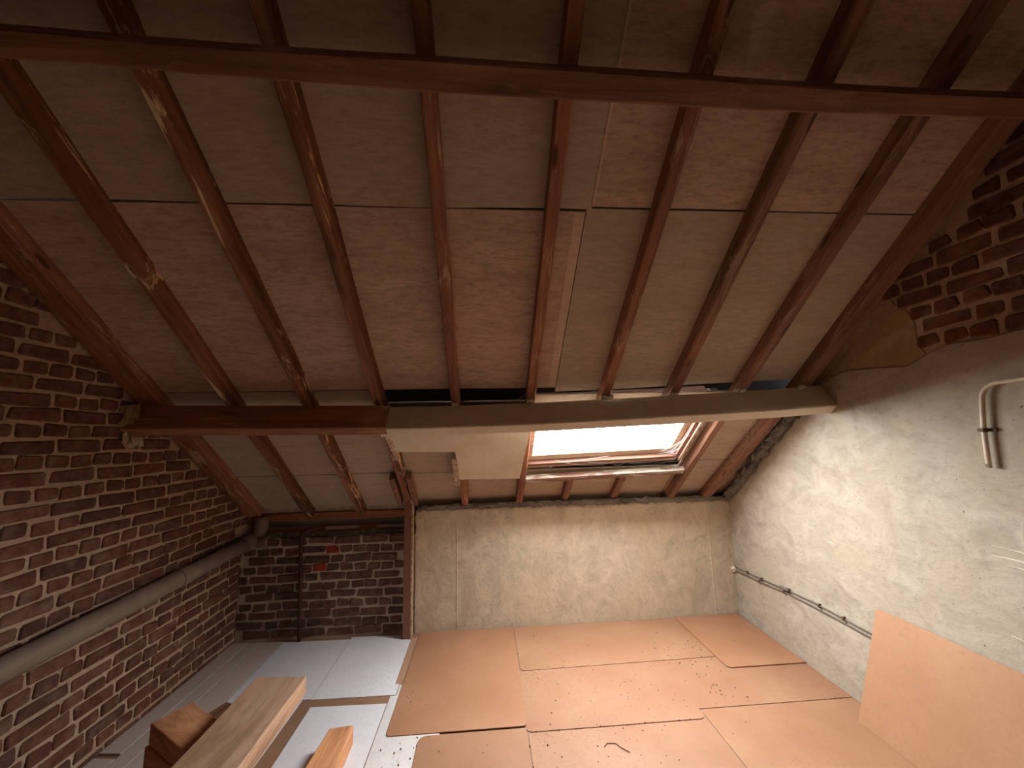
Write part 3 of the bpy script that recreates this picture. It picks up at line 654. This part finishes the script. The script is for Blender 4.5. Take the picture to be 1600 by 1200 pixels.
beam('pine_beam', 'long pale planed pine beam lying across the stacked timber blocks', [(-1.085, -.2), (-.852, -.2), (-.850, 2.052), (-1.085, 2.072)], .335, .408, 'pine', bev=.004)
BL = [(-1.275, 1.800), (-.93, 1.60), (-.83, 1.72), (-1.425, 1.925)]
def block(z0, z1, dx, dy, label, mat='sawn', ang=0., sz=(.44, .15), c=(-1.16, 1.86), name='timber_block'):
    a = math.radians(-34)+ang; u = Vector((math.cos(a), math.sin(a))); v = Vector((-u.y, u.x)); cc = Vector((c[0]+dx, c[1]+dy))
    P = [cc+u*sz[0]/2-v*sz[1]/2, cc+u*sz[0]/2+v*sz[1]/2, cc-u*sz[0]/2+v*sz[1]/2, cc-u*sz[0]/2-v*sz[1]/2]
    beam(name, label, [(p.x, p.y) for p in P], z0, z1, mat, 'sawn timber blocks stacked under the pine beam', .005)
block(.253, .334, -.045, 0, 'reddish sawn timber block directly under the pine beam, topmost of its stack')
block(.170, .252, -.05, -.004, 'reddish sawn timber block second from the top of the stack under the pine beam', ang=.03)
block(.086, .169, .01, -.0, 'reddish sawn timber block third from the top of the stack under the pine beam', ang=-.05)
block(.0045, .085, .0, .01, 'reddish sawn timber block at the bottom of the stack under the pine beam')
for i, (z0, z1, nm) in enumerate(((.006, .169, 'thick sawn timber block at the floor under the near end of the pine beam'), (.17, .334, 'thick sawn timber block upper one under the near end of the pine beam'))):
    block(z0, z1, .15, -1.4, nm, 'sawn_dark', .6)
beam('short_timber', 'short reddish sawn timber lying on the white boards beside the pine beam', [(-.835, 1.5), (-.660, 1.5), (-.672, 2.200), (-.785, 2.188)], .0045, .092, 'sawn', None, .006)
beam('timber_offcut', 'small dark old timber offcut on the floor behind the reddish blocks', [(-1.49, 2.31), (-1.30, 2.22), (-1.24, 2.35), (-1.43, 2.44)], .0045, .10, 'sawn_dark', None, .005)

# ------------------------------------------------------------------ crumbs, twigs and cobwebs
r = random.Random(12); m = MB()
def crumb(x, y, q, z=.0088):
    q *= .8; n = 5; a0 = r.random()*6; R = [q*r.uniform(.6, 1.3) for _ in range(n)]
    base = [(x+R[i]*math.cos(a0+i*1.2566), y+R[i]*math.sin(a0+i*1.2566), z-.0045) for i in range(n)]
    top = [(x+.5*R[i]*math.cos(a0+i*1.2566), y+.5*R[i]*math.sin(a0+i*1.2566), z+q*.45) for i in range(n)]
    m.loft([base, top])
for cx, cy, sx, sy, n, q in ((1.35, 2.85, .12, .10, 30, .007), (1.33, 2.62, .12, .08, 18, .007), (.6, 2.45, .4, .22, 40, .006), (.5, 2.05, .35, .12, 30, .006), (1.4, 2.4, .06, .06, 10, .008), (.35, 2.72, .15, .04, 8, .006), (.3, 3.0, .2, .12, 10, .006), (-.05, 2.1, .2, .08, 8, .006), (.9, 2.3, .25, .15, 22, .006), (-.4, 2.1, .06, .1, 26, .005), (-.45, 2.45, .06, .1, 12, .005)):
    for _ in range(n): crumb(r.gauss(cx, sx), r.gauss(cy, sy), q*r.uniform(.5, 1.3), .0048 if cx > -.3 and cx > .21 else .0088)
for i in range(26): crumb(.25+.85*i/25+r.uniform(-.01, .01), 2.187+r.uniform(-.006, .006), r.uniform(.003, .008), .0048)
o = m.build('mortar_crumbs', M['crumb']); o['kind'] = 'stuff'; tag(o, 'brown mortar crumbs and dust scattered over the hardboard floor sheets', 'debris')
o = MB().tube([(.56, 2.055, .007), (.58, 2.075, .007), (.62, 2.07, .007), (.64, 2.04, .007), (.67, 2.01, .007)], .0018, 6).build('twig', M['crumb'], smooth=True); tag(o, 'thin curved twig lying on the dusty hardboard sheet', 'twig')
m = MB(); r = random.Random(5)
def strand(a, b, sag, rad=.0006):
    a, b = Vector(a), Vector(b); m.tube([a.lerp(b, i/6)+Vector((r.uniform(-.004, .004), r.uniform(-.004, .004), -sag*math.sin(math.pi*i/6))) for i in range(7)], rad, 4)
for i in range(9):
    x = r.uniform(.36, 1.46); strand(RP(x, 1.50+r.uniform(-.04, .08), .06), RP(min(1.5, x+r.uniform(.1, .4)), 1.48+r.uniform(-.05, .1), .05), r.uniform(.005, .03))
for i in range(11): strand(RP(1.40+r.uniform(-.1, .08), 1.46+r.uniform(-.05, .06), .07), RP(1.49+r.uniform(-.03, .03), 1.40+r.uniform(-.3, .15), .05), .01)
for i in range(12):
    x = r.choice((.31, .70, .76, 1.12, 1.18, 1.54)); strand(RP(x, .70+r.uniform(-.05, .05), .03), RP(x+r.uniform(-.15, .15), .80, .0), .01)
for i in range(10): strand(RP(1.80, 1.2+r.uniform(-.2, .7), .03), RP(2.05, 1.2+r.uniform(-.2, .7), .0), .015)
o = m.build('cobwebs', M['web']); o['kind'] = 'stuff'; tag(o, 'dusty white cobweb threads hanging around the skylight frame', 'cobweb')
print('left bricks', nl)
